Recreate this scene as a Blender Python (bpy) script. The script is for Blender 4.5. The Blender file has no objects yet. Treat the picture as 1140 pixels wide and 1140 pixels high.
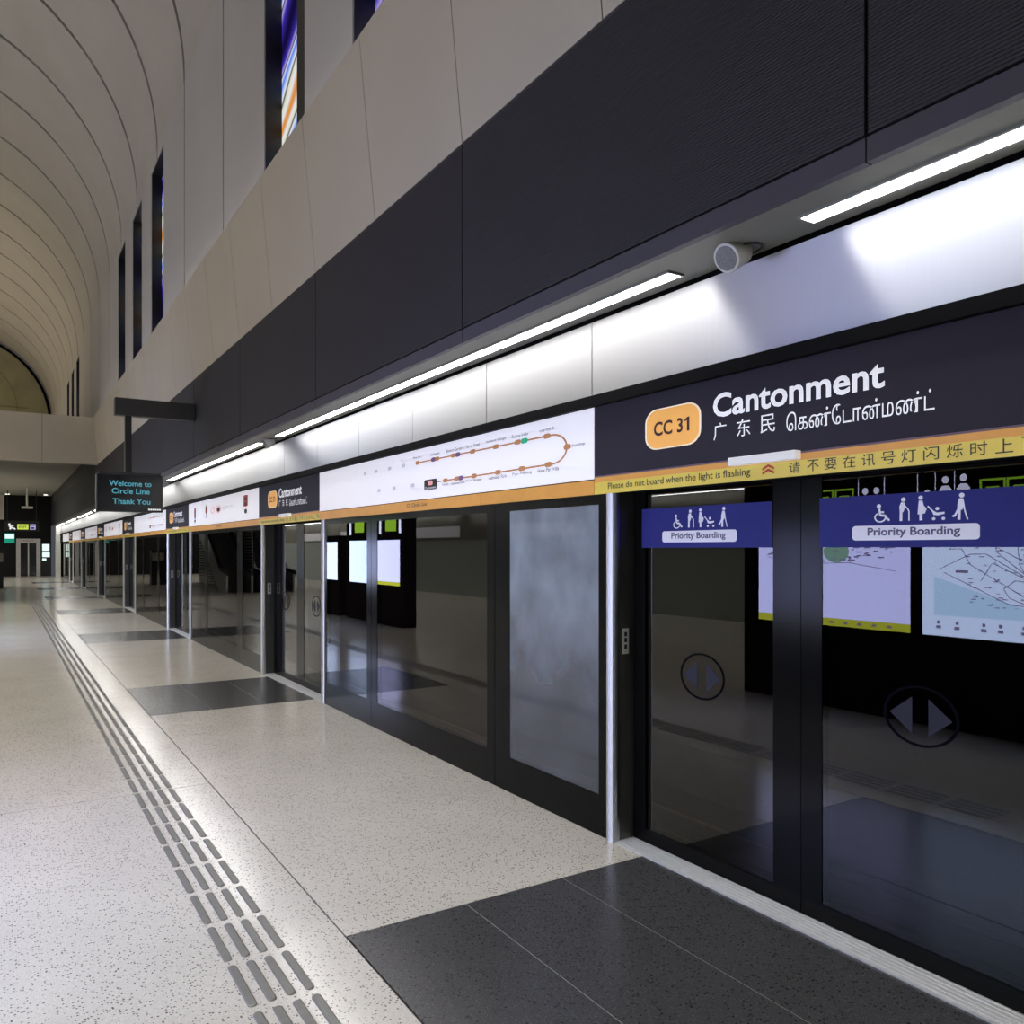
import bpy, math, random
from mathutils import Vector
from mathutils.geometry import tessellate_polygon
random.seed(7)
SC = bpy.context.scene
COL = SC.collection
PITCH = 7.6            # doorway spacing along the platform
Y0, Y1 = -4.0, 58.0    # platform extent that is modelled
AXIS = -2.69           # centre line of the vault

# ------------------------------------------------------------------ materials
def new_mat(name):
    m = bpy.data.materials.new(name); m.use_nodes = True
    nt = m.node_tree; nt.nodes.clear()
    out = nt.nodes.new('ShaderNodeOutputMaterial')
    return m, nt, nt.nodes, nt.links, out

def pos_node(nt, scale=(1, 1, 1)):
    g = nt.nodes.new('ShaderNodeNewGeometry')
    mp = nt.nodes.new('ShaderNodeMapping'); mp.inputs['Scale'].default_value = scale
    nt.links.new(g.outputs['Position'], mp.inputs['Vector'])
    return mp.outputs['Vector']

def ramp(nt, stops, fac):
    r = nt.nodes.new('ShaderNodeValToRGB')
    el = r.color_ramp.elements
    while len(el) > 1: el.remove(el[-1])
    el[0].position = stops[0][0]; el[0].color = (*stops[0][1], 1)
    for p, c in stops[1:]:
        e = el.new(p); e.color = (*c, 1)
    nt.links.new(fac, r.inputs['Fac'])
    return r.outputs['Color']

def mat(name, base, rough=.5, metal=0., emit=None, strength=0., var=.06, scale=6., bump=0., spec=.5):
    m, nt, N, L, out = new_mat(name)
    b = N.new('ShaderNodeBsdfPrincipled')
    n = N.new('ShaderNodeTexNoise'); n.inputs['Scale'].default_value = scale; n.inputs['Detail'].default_value = 4
    L.new(pos_node(nt), n.inputs['Vector'])
    lo = tuple(max(0, c * (1 - var)) for c in base); hi = tuple(min(1, c * (1 + var)) for c in base)
    L.new(ramp(nt, [(.3, lo), (.7, hi)], n.outputs['Fac']), b.inputs['Base Color'])
    b.inputs['Roughness'].default_value = rough; b.inputs['Metallic'].default_value = metal
    b.inputs['Specular IOR Level'].default_value = spec
    if emit:
        b.inputs['Emission Color'].default_value = (*emit, 1); b.inputs['Emission Strength'].default_value = strength
    if bump:
        bp = N.new('ShaderNodeBump'); bp.inputs['Strength'].default_value = bump; bp.inputs['Distance'].default_value = .01
        L.new(n.outputs['Fac'], bp.inputs['Height']); L.new(bp.outputs['Normal'], b.inputs['Normal'])
    L.new(b.outputs[0], out.inputs[0])
    return m

def terrazzo(name, base, dark, light, rough, scale):
    m, nt, N, L, out = new_mat(name)
    P = pos_node(nt)
    b = N.new('ShaderNodeBsdfPrincipled')
    v = N.new('ShaderNodeTexVoronoi'); v.inputs['Scale'].default_value = scale
    L.new(P, v.inputs['Vector'])
    v2 = N.new('ShaderNodeTexVoronoi'); v2.inputs['Scale'].default_value = scale * 2.3
    L.new(P, v2.inputs['Vector'])
    n = N.new('ShaderNodeTexNoise'); n.inputs['Scale'].default_value = 1.3; n.inputs['Detail'].default_value = 5
    L.new(P, n.inputs['Vector'])
    big = ramp(nt, [(.3, tuple(c * .93 for c in base)), (.7, tuple(min(1, c * 1.06) for c in base))], n.outputs['Fac'])
    sep = N.new('ShaderNodeSeparateColor'); L.new(v.outputs['Color'], sep.inputs[0])
    sep2 = N.new('ShaderNodeSeparateColor'); L.new(v2.outputs['Color'], sep2.inputs[0])
    def speck(colin, val, thr, dist, rad, colour):
        a = N.new('ShaderNodeMath'); a.operation = 'GREATER_THAN'; a.inputs[1].default_value = thr; L.new(val, a.inputs[0])
        d = N.new('ShaderNodeMath'); d.operation = 'LESS_THAN'; d.inputs[1].default_value = rad; L.new(dist, d.inputs[0])
        mu = N.new('ShaderNodeMath'); mu.operation = 'MULTIPLY'; L.new(a.outputs[0], mu.inputs[0]); L.new(d.outputs[0], mu.inputs[1])
        mx = N.new('ShaderNodeMix'); mx.data_type = 'RGBA'
        L.new(mu.outputs[0], mx.inputs['Factor']); L.new(colin, mx.inputs['A']); mx.inputs['B'].default_value = (*colour, 1)
        return mx.outputs['Result']
    c = speck(big, sep2.outputs[1], .62, v2.outputs['Distance'], .42, light)
    c = speck(c, sep.outputs[0], .80, v.outputs['Distance'], .42, dark)
    c = speck(c, sep2.outputs[0], .80, v2.outputs['Distance'], .38, tuple(x * .55 + y * .45 for x, y in zip(dark, base)))
    L.new(c, b.inputs['Base Color'])
    b.inputs['Roughness'].default_value = rough
    L.new(b.outputs[0], out.inputs[0])
    return m

def glass_mat(name, ior, tint, rough=0., haze=0.):
    m, nt, N, L, out = new_mat(name)
    f = N.new('ShaderNodeFresnel'); f.inputs['IOR'].default_value = ior
    t = N.new('ShaderNodeBsdfTransparent'); t.inputs['Color'].default_value = (*tint, 1)
    g = N.new('ShaderNodeBsdfGlossy'); g.inputs['Roughness'].default_value = rough
    mx = N.new('ShaderNodeMixShader')
    gb = N.new('ShaderNodeNewGeometry'); ff = N.new('ShaderNodeMath'); ff.operation = 'SUBTRACT'; ff.inputs[0].default_value = 1; L.new(gb.outputs['Backfacing'], ff.inputs[1])
    fm = N.new('ShaderNodeMath'); fm.operation = 'MULTIPLY'; L.new(f.outputs[0], fm.inputs[0]); L.new(ff.outputs[0], fm.inputs[1])
    L.new(fm.outputs[0], mx.inputs[0]); L.new(t.outputs[0], mx.inputs[1]); L.new(g.outputs[0], mx.inputs[2])
    res = mx.outputs[0]
    if haze:  # pale haze painted into the pane, denser upward, imitating a blurred reflection
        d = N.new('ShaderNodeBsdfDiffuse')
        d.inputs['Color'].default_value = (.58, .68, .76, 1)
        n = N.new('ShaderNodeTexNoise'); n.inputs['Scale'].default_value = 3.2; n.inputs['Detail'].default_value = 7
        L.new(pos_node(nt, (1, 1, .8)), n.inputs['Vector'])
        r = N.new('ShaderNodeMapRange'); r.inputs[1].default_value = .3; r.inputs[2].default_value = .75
        r.inputs[3].default_value = haze * .5; r.inputs[4].default_value = haze
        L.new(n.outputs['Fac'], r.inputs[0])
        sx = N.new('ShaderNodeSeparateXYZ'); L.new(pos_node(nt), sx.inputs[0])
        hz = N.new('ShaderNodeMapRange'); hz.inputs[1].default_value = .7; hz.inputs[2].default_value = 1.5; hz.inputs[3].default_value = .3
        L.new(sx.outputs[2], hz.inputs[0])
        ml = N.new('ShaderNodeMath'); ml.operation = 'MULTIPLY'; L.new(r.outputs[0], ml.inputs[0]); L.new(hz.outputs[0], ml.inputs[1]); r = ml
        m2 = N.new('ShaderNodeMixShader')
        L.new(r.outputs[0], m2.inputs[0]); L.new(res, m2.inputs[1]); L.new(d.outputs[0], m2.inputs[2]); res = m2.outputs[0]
    L.new(res, out.inputs[0])
    return m

def brushed(name, base, rough):
    m, nt, N, L, out = new_mat(name)
    b = N.new('ShaderNodeBsdfPrincipled')
    n = N.new('ShaderNodeTexNoise'); n.inputs['Scale'].default_value = 1.; n.inputs['Detail'].default_value = 3
    L.new(pos_node(nt, (60, 60, 2)), n.inputs['Vector'])
    L.new(ramp(nt, [(.3, tuple(c * .985 for c in base)), (.7, base)], n.outputs['Fac']), b.inputs['Base Color'])
    b.inputs['Metallic'].default_value = 1.
    b.inputs['Roughness'].default_value = rough
    b.inputs['Anisotropic'].default_value = 1.
    cz = N.new('ShaderNodeCombineXYZ'); cz.inputs[2].default_value = 1.
    L.new(cz.outputs[0], b.inputs['Tangent'])
    L.new(b.outputs[0], out.inputs[0])
    return m

def stained(name):
    m, nt, N, L, out = new_mat(name)
    P = pos_node(nt, (0, .26, .8))
    w = N.new('ShaderNodeTexWave'); w.bands_direction = 'DIAGONAL'
    w.inputs['Scale'].default_value = .34; w.inputs['Distortion'].default_value = 6.0
    w.inputs['Detail'].default_value = 2.5; w.inputs['Detail Scale'].default_value = .9
    L.new(P, w.inputs['Vector'])
    c = ramp(nt, [(0, (.008, .004, .05)), (.16, (.05, .03, .42)), (.28, (.42, .34, .80)), (.36, (.02, .02, .05)), (.42, (.75, .78, .95)),
                  (.56, (.10, .22, .95)), (.68, (.45, .62, 1.)), (.76, (.9, .9, .95)), (.83, (.04, .03, .06)), (.88, (.80, .82, .60)), (.965, (.9, .9, .95)), (1, (.80, .32, .05))], w.outputs['Fac'])
    e = N.new('ShaderNodeEmission'); L.new(c, e.inputs['Color']); e.inputs['Strength'].default_value = .85
    L.new(e.outputs[0], out.inputs[0])
    return m

def emit_mat(name, col, s):
    m, nt, N, L, out = new_mat(name)
    e = N.new('ShaderNodeEmission'); e.inputs['Color'].default_value = (*col, 1); e.inputs['Strength'].default_value = s
    L.new(e.outputs[0], out.inputs[0]); return m

M = dict(
    floor=terrazzo('pale_terrazzo', (.66, .62, .535), (.17, .145, .12), (.78, .745, .68), .17, 95),
    granite=terrazzo('dark_granite', (.062, .062, .064), (.020, .020, .021), (.118, .118, .12), .25, 80),
    grout=mat('floor_grout', (.10, .095, .085), .8),
    grout_light=mat('pale_grout', (.33, .32, .30), .8),
    bar=mat('tactile_metal', (.26, .255, .24), .42, .6, scale=30),
    alu=mat('threshold_aluminium', (.80, .80, .78), .45, .25, scale=20),
    vault=mat('vault_panel', (.47, .445, .43), .75, scale=.6, var=.05),
    uwall=mat('upper_wall_panel', (.47, .455, .46), .7, scale=.6, var=.04),
    fascia=mat('beige_fascia', (.54, .485, .405), .6, scale=.8, var=.04),
    joint=mat('joint_black', (.004, .004, .004), .95, spec=.1),
    clad=mat('ribbed_cladding', (.030, .028, .036), .6, scale=2.),
    lip=mat('aubergine_lip', (.060, .056, .080), .5, scale=2.),
    soffit=mat('soffit_grey', (.23, .23, .20), .5, scale=3.),
    steel=brushed('brushed_steel', (.70, .70, .73), .56),
    post=brushed('post_steel', (.70, .70, .70), .35),
    cover=mat('post_cover', (.15, .15, .14), .35, .7),
    black=mat('black_metal', (.012, .012, .012), .4),
    satin=mat('satin_black_frame', (.007, .007, .007), .16, spec=.10),
    header=mat('header_dark', (.004, .004, .005), .85, spec=.12),
    sign_dark=mat('sign_aubergine', (.022, .018, .032), .6, scale=2., spec=.3),
    letter=mat('letter_white', (.8, .8, .82), .5, emit=(.86, .86, .95), strength=.45),
    sign_white=mat('lightbox_white', (.8, .8, .82), .4, emit=(.90, .88, 1.), strength=.42, var=.01),
    orange=mat('orange_stripe', (.80, .38, .075), .4, emit=(.80, .38, .075), strength=.10),
    badge=mat('badge_orange', (.80, .40, .10), .4, emit=(.85, .42, .10), strength=.45),
    cream=mat('badge_rim', (.85, .72, .55), .4, emit=(.9, .78, .6), strength=.45),
    yellow=mat('yellow_strip', (.80, .62, .10), .4, emit=(.80, .62, .10), strength=.12),
    red=mat('red_mark', (.60, .05, .02), .5), ink=mat('black_ink', (.02, .018, .015), .5),
    brown=mat('badge_ink', (.06, .02, .012), .5),
    purple_line=mat('mauve_line', (.20, .12, .16), .5),
    lamp_white=mat('indicator_white', (.80, .80, .80), .35, emit=(.9, .9, .95), strength=.25),
    map_line=mat('map_orange', (.42, .20, .08), .5, emit=(.42, .20, .08), strength=.4),
    map_ink=mat('map_grey_ink', (.10, .10, .13), .5),
    map_faint=mat('map_faint_ink', (.50, .50, .55), .5, emit=(.6, .6, .65), strength=.3),
    map_green=mat('map_green', (.02, .40, .20), .5, emit=(.02, .40, .20), strength=.4),
    map_purple=mat('map_purple', (.14, .08, .18), .5, emit=(.14, .08, .18), strength=.4),
    pink=mat('map_pink', (.75, .35, .35), .5, emit=(.75, .35, .35), strength=.4),
    glass=glass_mat('platform_glass', 1.70, (.55, .41, .41)),
    haze_painted=glass_mat('painted_haze_glass', 1.70, (.55, .41, .43), haze=.55),
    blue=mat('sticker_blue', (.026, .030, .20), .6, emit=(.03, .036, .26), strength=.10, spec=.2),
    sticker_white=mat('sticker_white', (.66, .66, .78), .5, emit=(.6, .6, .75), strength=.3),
    sticker_ink=mat('sticker_ink', (.10, .09, .20), .5),
    decal=mat('decal_grey', (.05, .05, .072), .7, spec=.1), ring=mat('decal_ring', (.004, .004, .008), .9, spec=.05),
    led=emit_mat('led_diffuser', (1., .985, .95), 24),
    tray=mat('light_tray', (.30, .30, .28), .4, .5),
    plastic=mat('white_housing', (.62, .62, .60), .4), grey_mesh=mat('speaker_mesh', (.20, .20, .21), .6, scale=160, var=.3),
    screen=mat('screen_black', (.006, .007, .010), .25), cyan=emit_mat('screen_cyan', (.16, .62, .78), .62), screen_white=emit_mat('screen_white', (.9, .9, .9), .9),
    hanger=mat('bracket_grey', (.055, .054, .055), .5), casing=mat('display_casing', (.03, .032, .036), .4),
    stained=stained('stained_glass'),
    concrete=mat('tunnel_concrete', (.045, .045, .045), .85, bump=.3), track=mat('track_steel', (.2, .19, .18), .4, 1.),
    hall=mat('hall_ceiling', (.34, .33, .29), .7, scale=1.), backwall=mat('black_wall', (.006, .006, .006), .6, spec=.2),
    lunette=mat('lunette_olive', (.36, .335, .21), .7, scale=.5, var=.2), art=mat('lunette_line', (.24, .22, .13), .7),
    board_map=emit_mat('lit_map', (.52, .55, 1.), 10.2), board_map2=emit_mat('lit_map_pale', (.55, .67, 1.), 10.2), board_sea=emit_mat('map_sea', (.44, .64, .98), 9.0),
    board_yellow=emit_mat('map_yellow', (.62, .66, .06), 5.4), board_green=emit_mat('map_park', (.26, .46, .40), 6.0), board_line=emit_mat('map_lines', (.30, .27, .55), 4.4),
    icon_white=emit_mat('icon_white', (.70, .72, 1.), 6.5), icon_green=emit_mat('icon_green', (.30, .55, .04), 4.2),
    exit_green=emit_mat('exit_green', (.02, .35, .22), .8), exit_white=emit_mat('exit_white', (.8, 1., .95), 1.1), lime=emit_mat('lime_sign', (.60, .72, .10), .95), lilac=emit_mat('lilac_sign', (.55, .52, .95), .8),
    silver=mat('lift_frame', (.55, .54, .52), .35, .4), lift_glass=mat('lift_glass', (.012, .012, .012), .1), lit_white=mat('column_white', (.72, .72, .66), .5),
    paper=mat('notice_paper', (.50, .44, .36), .7),
    chrome=mat('escalator_steel', (.55, .55, .55), .3, .8), rubber=mat('handrail_rubber', (.02, .02, .02), .5), step=mat('step_metal', (.16, .16, .16), .5, .6),
)

# ------------------------------------------------------------------ helpers
LOC = {}
class MB:
    def __init__(s): s.v = []; s.f = []; s.mi = []; s.cur = 0
    def slot(s, i): s.cur = i; return s
    def add(s, vs, fs):
        b = len(s.v); s.v += [tuple(p) for p in vs]
        for f in fs: s.f.append([b + i for i in f]); s.mi.append(s.cur)
        return s
    def box(s, x0, x1, y0, y1, z0, z1):
        return s.add([(x, y, z) for z in (z0, z1) for y in (y0, y1) for x in (x0, x1)],
                     [(0, 2, 3, 1), (4, 5, 7, 6), (0, 1, 5, 4), (2, 6, 7, 3), (0, 4, 6, 2), (1, 3, 7, 5)])
    def quad(s, a, b, c, d): return s.add([a, b, c, d], [(0, 1, 2, 3)])
    def extrude_y(s, prof, y0, y1, closed=True):        # profile of (x, z)
        n = len(prof)
        vs = [(x, y0, z) for x, z in prof] + [(x, y1, z) for x, z in prof]
        fs = [(i, (i + 1) % n, n + (i + 1) % n, n + i) for i in range(n if closed else n - 1)]
        if closed: fs += [tuple(range(n - 1, -1, -1)), tuple(range(n, 2 * n))]
        return s.add(vs, fs)
    def frame(s, x0, x1, y0, y1, z0, z1, gy0, gy1, gz0, gz1):   # panel in the y-z plane with an opening
        s.box(x0, x1, y0, gy0, z0, z1); s.box(x0, x1, gy1, y1, z0, z1)
        s.box(x0, x1, gy0, gy1, z0, gz0); return s.box(x0, x1, gy0, gy1, gz1, z1)
    def cyl(s, p, q, r0, r1=None, n=24):
        r1 = r0 if r1 is None else r1
        p = Vector(p); q = Vector(q); d = (q - p).normalized()
        a = d.orthogonal().normalized(); b = d.cross(a)
        vs = []
        for c, r in ((p, r0), (q, r1)):
            vs += [c + a * r * math.cos(t) + b * r * math.sin(t) for t in [2 * math.pi * i / n for i in range(n)]]
        fs = [(i, (i + 1) % n, n + (i + 1) % n, n + i) for i in range(n)] + [tuple(range(n - 1, -1, -1)), tuple(range(n, 2 * n))]
        return s.add(vs, fs)
    def poly(s, pts): return s.add(pts, [tuple(range(len(pts)))])
    def build(s, name, mats, parent=None, origin=None, smooth=False, bevel=0.):
        o0 = Vector(origin) if origin else Vector(LOC.get(parent.name, (0, 0, 0)) if parent else (0, 0, 0))
        me = bpy.data.meshes.new(name)
        me.from_pydata([tuple(Vector(p) - o0) for p in s.v], [], s.f)
        for m in (mats if isinstance(mats, (list, tuple)) else [mats]): me.materials.append(m)
        me.polygons.foreach_set('material_index', s.mi)
        if smooth: me.polygons.foreach_set('use_smooth', [True] * len(me.polygons))
        me.update()
        o = bpy.data.objects.new(name, me); COL.objects.link(o)
        if parent: o.parent = parent; LOC[o.name] = tuple(o0)
        else: o.location = o0; LOC[o.name] = tuple(o0)
        if bevel:
            b = o.modifiers.new('bevel', 'BEVEL'); b.width = bevel; b.segments = 2; b.limit_method = 'ANGLE'
        return o

def tag(o, label, cat, group=None, kind=None):
    o['label'] = label; o['category'] = cat
    if group: o['group'] = group
    if kind: o['kind'] = kind
    return o

def thing(name, label, cat, loc, group=None, kind='thing'):
    o = bpy.data.objects.new(name, None); COL.objects.link(o); o.empty_display_size = .1
    o.location = loc; LOC[o.name] = tuple(loc)
    return tag(o, label, cat, group, kind)

KIDS = {}
def kids(o):
    return [c for c in COL.objects if c.parent == o]

def copy_tree(o, parent=None, memo=None):
    c = o.copy(); COL.objects.link(c); c.parent = parent
    for k in kids(o): copy_tree(k, c)
    return c

def dup(o, dy, label):
    c = copy_tree(o); c.location = (o.location.x, o.location.y + dy, o.location.z); c['label'] = label
    return c

def struct(o, label, cat): return tag(o, label, cat, kind='structure')

# flat drawing on a plane x = const that faces -x: reading direction runs towards -y
def fill_contours(vs, edges):
    # overlapping strokes of one glyph are filled one by one, each with the counters that lie inside it
    nb = {}
    for a, b in edges: nb.setdefault(a, []).append(b); nb.setdefault(b, []).append(a)
    seen, loops = set(), []
    for a in sorted(nb):
        if a in seen: continue
        l = [a]; seen.add(a); cur = nb[a][0] if nb[a][0] > a else nb[a][-1]
        while cur not in seen:
            seen.add(cur); l.append(cur); nx = [q for q in nb[cur] if q not in seen]
            if not nx: break
            cur = nx[0]
        if len(l) > 2: loops.append([vs[i] for i in sorted(l)])
    area_of = lambda l: sum(p[0] * q[1] - q[0] * p[1] for p, q in zip(l, l[1:] + l[:1])) / 2
    def inside(p, l):
        r = False
        for a, b in zip(l, l[1:] + l[:1]):
            if (a[1] > p[1]) != (b[1] > p[1]) and p[0] < (b[0] - a[0]) * (p[1] - a[1]) / (b[1] - a[1]) + a[0]: r = not r
        return r
    big = max(loops, key=lambda l: abs(area_of(l))); sg = 1 if area_of(big) > 0 else -1
    outer = [l for l in loops if area_of(l) * sg > 0]; holes = [l for l in loops if area_of(l) * sg < 0]
    V, Fc = [], []
    for o in outer:
        hs = [h for h in holes if all(inside(p, o) for p in h[::3])]
        rings = [[Vector((p[0], p[1], 0)) for p in l] for l in [o] + hs]
        base = len(V); V += [(p.x, p.y) for r in rings for p in r]
        Fc += [tuple(base + i for i in t) for t in tessellate_polygon(rings)]
    return V, Fc

_T = {}
def glyphs(txt, bold=0.):
    k = (txt, bold)
    if k not in _T:
        c = bpy.data.curves.new('lettering', 'FONT'); c.body = txt; c.offset = bold; c.resolution_u = 3
        if not txt.isascii(): c.fill_mode = 'NONE'
        o = bpy.data.objects.new('lettering', c); COL.objects.link(o)
        bpy.context.view_layer.update()
        ev = o.evaluated_get(bpy.context.evaluated_depsgraph_get()); me = ev.to_mesh()
        vs = [(v.co.x, v.co.y) for v in me.vertices]; fs = [tuple(p.vertices) for p in me.polygons]
        if not txt.isascii(): vs, fs = fill_contours(vs, [tuple(e.vertices) for e in me.edges])
        ev.to_mesh_clear(); bpy.data.objects.remove(o); bpy.data.curves.remove(c)
        x0 = min(v[0] for v in vs); x1 = max(v[0] for v in vs); y0 = min(v[1] for v in vs); y1 = max(v[1] for v in vs)
        _T[k] = ([((x - x0) / (x1 - x0), (y - y0) / (y1 - y0)) for x, y in vs], fs)
    return _T[k]

class Plane:
    """2-D drawing surface: (a, b) -> 3-D, a to the right as read, b up."""
    def __init__(s, mb, fn): s.mb = mb; s.fn = fn
    def text(s, txt, a0, a1, b0, b1, bold=0.):
        vs, fs = glyphs(txt, bold)
        s.mb.add([s.fn(a0 + u * (a1 - a0), b0 + v * (b1 - b0)) for u, v in vs], fs); return s
    def rect(s, a0, a1, b0, b1): s.mb.poly([s.fn(a0, b0), s.fn(a1, b0), s.fn(a1, b1), s.fn(a0, b1)]); return s
    def poly(s, pts): s.mb.poly([s.fn(a, b) for a, b in pts]); return s
    def disc(s, a, b, ra, rb=None, n=20):
        rb = rb or ra
        return s.poly([(a + ra * math.cos(2 * math.pi * i / n), b + rb * math.sin(2 * math.pi * i / n)) for i in range(n)])
    def ring(s, a, b, ra, rb, w, n=40, t0=0, t1=2 * math.pi, wb=None):
        wb = wb or w
        for i in range(n):
            p = [t0 + (t1 - t0) * (i + k) / n for k in (0, 1)]
            s.poly([(a + ra * math.cos(p[0]), b + rb * math.sin(p[0])), (a + ra * math.cos(p[1]), b + rb * math.sin(p[1])),
                    (a + (ra - w) * math.cos(p[1]), b + (rb - wb) * math.sin(p[1])), (a + (ra - w) * math.cos(p[0]), b + (rb - wb) * math.sin(p[0]))])
        return s
    def stroke(s, pts, w):
        for (a, b), (c, d) in zip(pts, pts[1:]):
            l = math.hypot(c - a, d - b) or 1; nx, ny = -(d - b) / l * w / 2, (c - a) / l * w / 2
            s.poly([(a - nx, b - ny), (c - nx, d - ny), (c + nx, d + ny), (a + nx, b + ny)])
        return s
    def rrect(s, a0, a1, b0, b1, ra, rb, n=8):
        pts = []
        for ca, cb, t in ((a1 - ra, b0 + rb, -90), (a1 - ra, b1 - rb, 0), (a0 + ra, b1 - rb, 90), (a0 + ra, b0 + rb, 180)):
            pts += [(ca + ra * math.cos(math.radians(t + 90 * i / n)), cb + rb * math.sin(math.radians(t + 90 * i / n))) for i in range(n + 1)]
        return s.poly(pts)

def facing_platform(mb, x): return Plane(mb, lambda a, b: (x, -a, b))      # a = -y
def facing_camera(mb, y): return Plane(mb, lambda a, b: (a, y, b))         # faces -y, a = x
def facing_glass(mb, x): return Plane(mb, lambda a, b: (x, a, b))          # faces +x, a = y

ORD = ['nearest', 'second', 'third', 'fourth', 'fifth', 'sixth', 'farthest']
CARD = ['nearest', 'second nearest', 'third nearest', 'fourth nearest', 'fifth nearest', 'sixth nearest', 'farthest']

# ------------------------------------------------------------------ floor
fl = MB()
fl.slot(1).box(-8.46, 3.30, Y0, 62, -.30, -.006)
fl.slot(0)
JX = 1.312
ys = [Y0] + [6.28 + 6.2 * k for k in range(-1, 9)] + [62]
ys = [Y0, .08] + [6.28 + 6.2 * k for k in range(0, 9)] + [62]
for a, b in zip(ys, ys[1:]):
    fl.box(-8.46, JX - .006, a + .004, b - .004, -.02, 0)
# right strip is interrupted by the dark inlays
edges = [Y0]
for k in range(-1, 7): edges += [2.5 + PITCH * k - .97, 2.5 + PITCH * k + .97]
edges.append(62)
edges = [e for e in edges if e >= Y0]
if len(edges) % 2: edges = edges[1:]
for i in range(0, len(edges) - 1, 2):
    fl.box(JX + .004, 3.30, edges[i], edges[i + 1], -.02, 0)
struct(fl.build('floor', [M['floor'], M['grout']]), 'pale speckled terrazzo platform floor', 'floor')
n = 1
for k in range(-1, 7):
    c = 2.5 + PITCH * k
    t = MB(); t.slot(1).box(JX + .004, 3.08, c - .97, c + .97, -.03, -.003); t.slot(0)
    for a, b in ((JX + .004, 1.93), (1.937, 2.515), (2.522, 3.08)):
        t.box(a, b, c - .966, c + .966, -.02, 0)
    struct(t.build('floor_inlay', [M['granite'], M['grout_light']]), 'dark granite floor inlay in front of the %s doorway' % (ORD[k] if k >= 0 else 'out of view'), 'floor')
    t = MB()
    t.box(3.08, 3.30, c - 1.25, c + 1.25, -.02, .008)
    for g in range(5): t.box(3.10 + g * .028, 3.112 + g * .028, c - 1.25, c + 1.25, .008, .011)
    struct(t.build('trim_%d' % n, M['alu']), 'pale ribbed metal threshold of the %s doorway' % (ORD[k] if k >= 0 else 'out of view'), 'threshold'); n += 1

# tactile guidance bars
def capsule(w, l, h, n=6):
    mb = MB(); r = w / 2
    def outline(rr, z):
        p = []
        for cy, t in ((l / 2 - r, 0), (-l / 2 + r, 180)):
            p += [(rr * math.cos(math.radians(t + 180 * i / n)), cy + rr * math.sin(math.radians(t + 180 * i / n)), z) for i in range(n + 1)]
        return p
    A = outline(r, 0); B = outline(r, h * .5); C = outline(r * .72, h); m = len(A)
    fs = []
    for o in (0, m): fs += [(o + i, o + (i + 1) % m, o + m + (i + 1) % m, o + m + i) for i in range(m)]
    fs.append(tuple(range(2 * m, 3 * m)))
    return mb.add(A + B + C, fs)
bar0 = None
for row in range(72):
    for j, x in enumerate((.812, .887, .962, 1.037)):
        if bar0 is None:
            b = bar0 = capsule(.036, .355, .006).build('tactile_bar', M['bar'])
        else:
            b = bar0.copy(); COL.objects.link(b)
        b.location = (x, 2.90 + .40 * row, 0)
        tag(b, 'grey metal tactile guidance bar in four parallel lines along the terrazzo floor', 'tactile bar', 'tactile guidance bars on the floor')

# small dark plates in the floor far off
for x0, x1, lab in ((.02, .17, 'small dark metal plate in the far floor left of the tactile lines'), (1.32, 1.46, 'small dark metal plate in the far floor right of the tactile lines')):
    p = MB().box(x0, x1, 32.2, 32.75, -.004, .003).build('floor_plate', M['cover'], origin=((x0 + x1) / 2, 32.47, 0))
    tag(p, lab, 'floor plate')

# ------------------------------------------------------------------ upper walls and vault
GY = lambda k: 9.66 + 3.095 * k
SLITS = [-1, 0, 3, 4, 5, 10, 11, 12]
SPR, RAD = 10.42, 5.55
KMIN, KMAX = -4, 17
def upper_wall(sign):
    X = lambda x: x if sign > 0 else 2 * AXIS - x
    w = MB()
    def bx(x0, x1, *r): a, b = sorted((X(x0), X(x1))); w.box(a, b, *r)
    for k in range(KMIN, KMAX):
        a = GY(k) + (.82 if k in SLITS else .035); b = GY(k + 1) - (.82 if k + 1 in SLITS else .035)
        bx(2.86, 3.50, a, b, 5.2, SPR)
    w.slot(0)
    for k in SLITS:
        for a, b in ((GY(k) - .82, GY(k) - .035), (GY(k) + .035, GY(k) + .82)):
            bx(2.86, 3.50, a, b, 10.25, SPR)
    w.slot(1); bx(3.52, 3.60, GY(KMIN), GY(KMAX), 5.2, SPR)
    return w
struct(upper_wall(1).build('wall_right', [M['uwall'], M['joint']]), 'pale grey upper wall with tall slit openings above the platform doors', 'wall')
struct(upper_wall(-1).build('wall_left', [M['uwall'], M['joint']]), 'pale grey upper wall on the far side of the hall', 'wall')

vt = MB(); NS = 56
def ring_pts(r): return [(AXIS + r * math.cos(math.pi * i / NS), SPR + r * math.sin(math.pi * i / NS)) for i in range(NS + 1)]
inner, outer = ring_pts(RAD), ring_pts(RAD + .06)
for k in range(KMIN, KMAX):
    a, b = GY(k) + .075, GY(k + 1) - .075
    for i in range(NS):
        p, q, p2, q2 = inner[i], inner[i + 1], outer[i], outer[i + 1]
        vt.quad((p[0], a, p[1]), (p[0], b, p[1]), (q[0], b, q[1]), (q[0], a, q[1]))
        vt.quad((p[0], a, p[1]), (q[0], a, q[1]), (q2[0], a, q2[1]), (p2[0], a, p2[1]))
        vt.quad((p[0], b, p[1]), (p2[0], b, p2[1]), (q2[0], b, q2[1]), (q[0], b, q[1]))
vt.slot(1)
a, b = GY(KMIN), GY(KMAX)
for i in range(NS):
    p, q = outer[i], outer[i + 1]
    vt.quad((p[0], a, p[1]), (p[0], b, p[1]), (q[0], b, q[1]), (q[0], a, q[1]))
vt = vt.build('ceiling', [M['vault'], M['joint']])
for p in vt.data.polygons: p.use_smooth = False
struct(vt, 'high barrel vault of pale panels with dark arched joints', 'ceiling')

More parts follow.
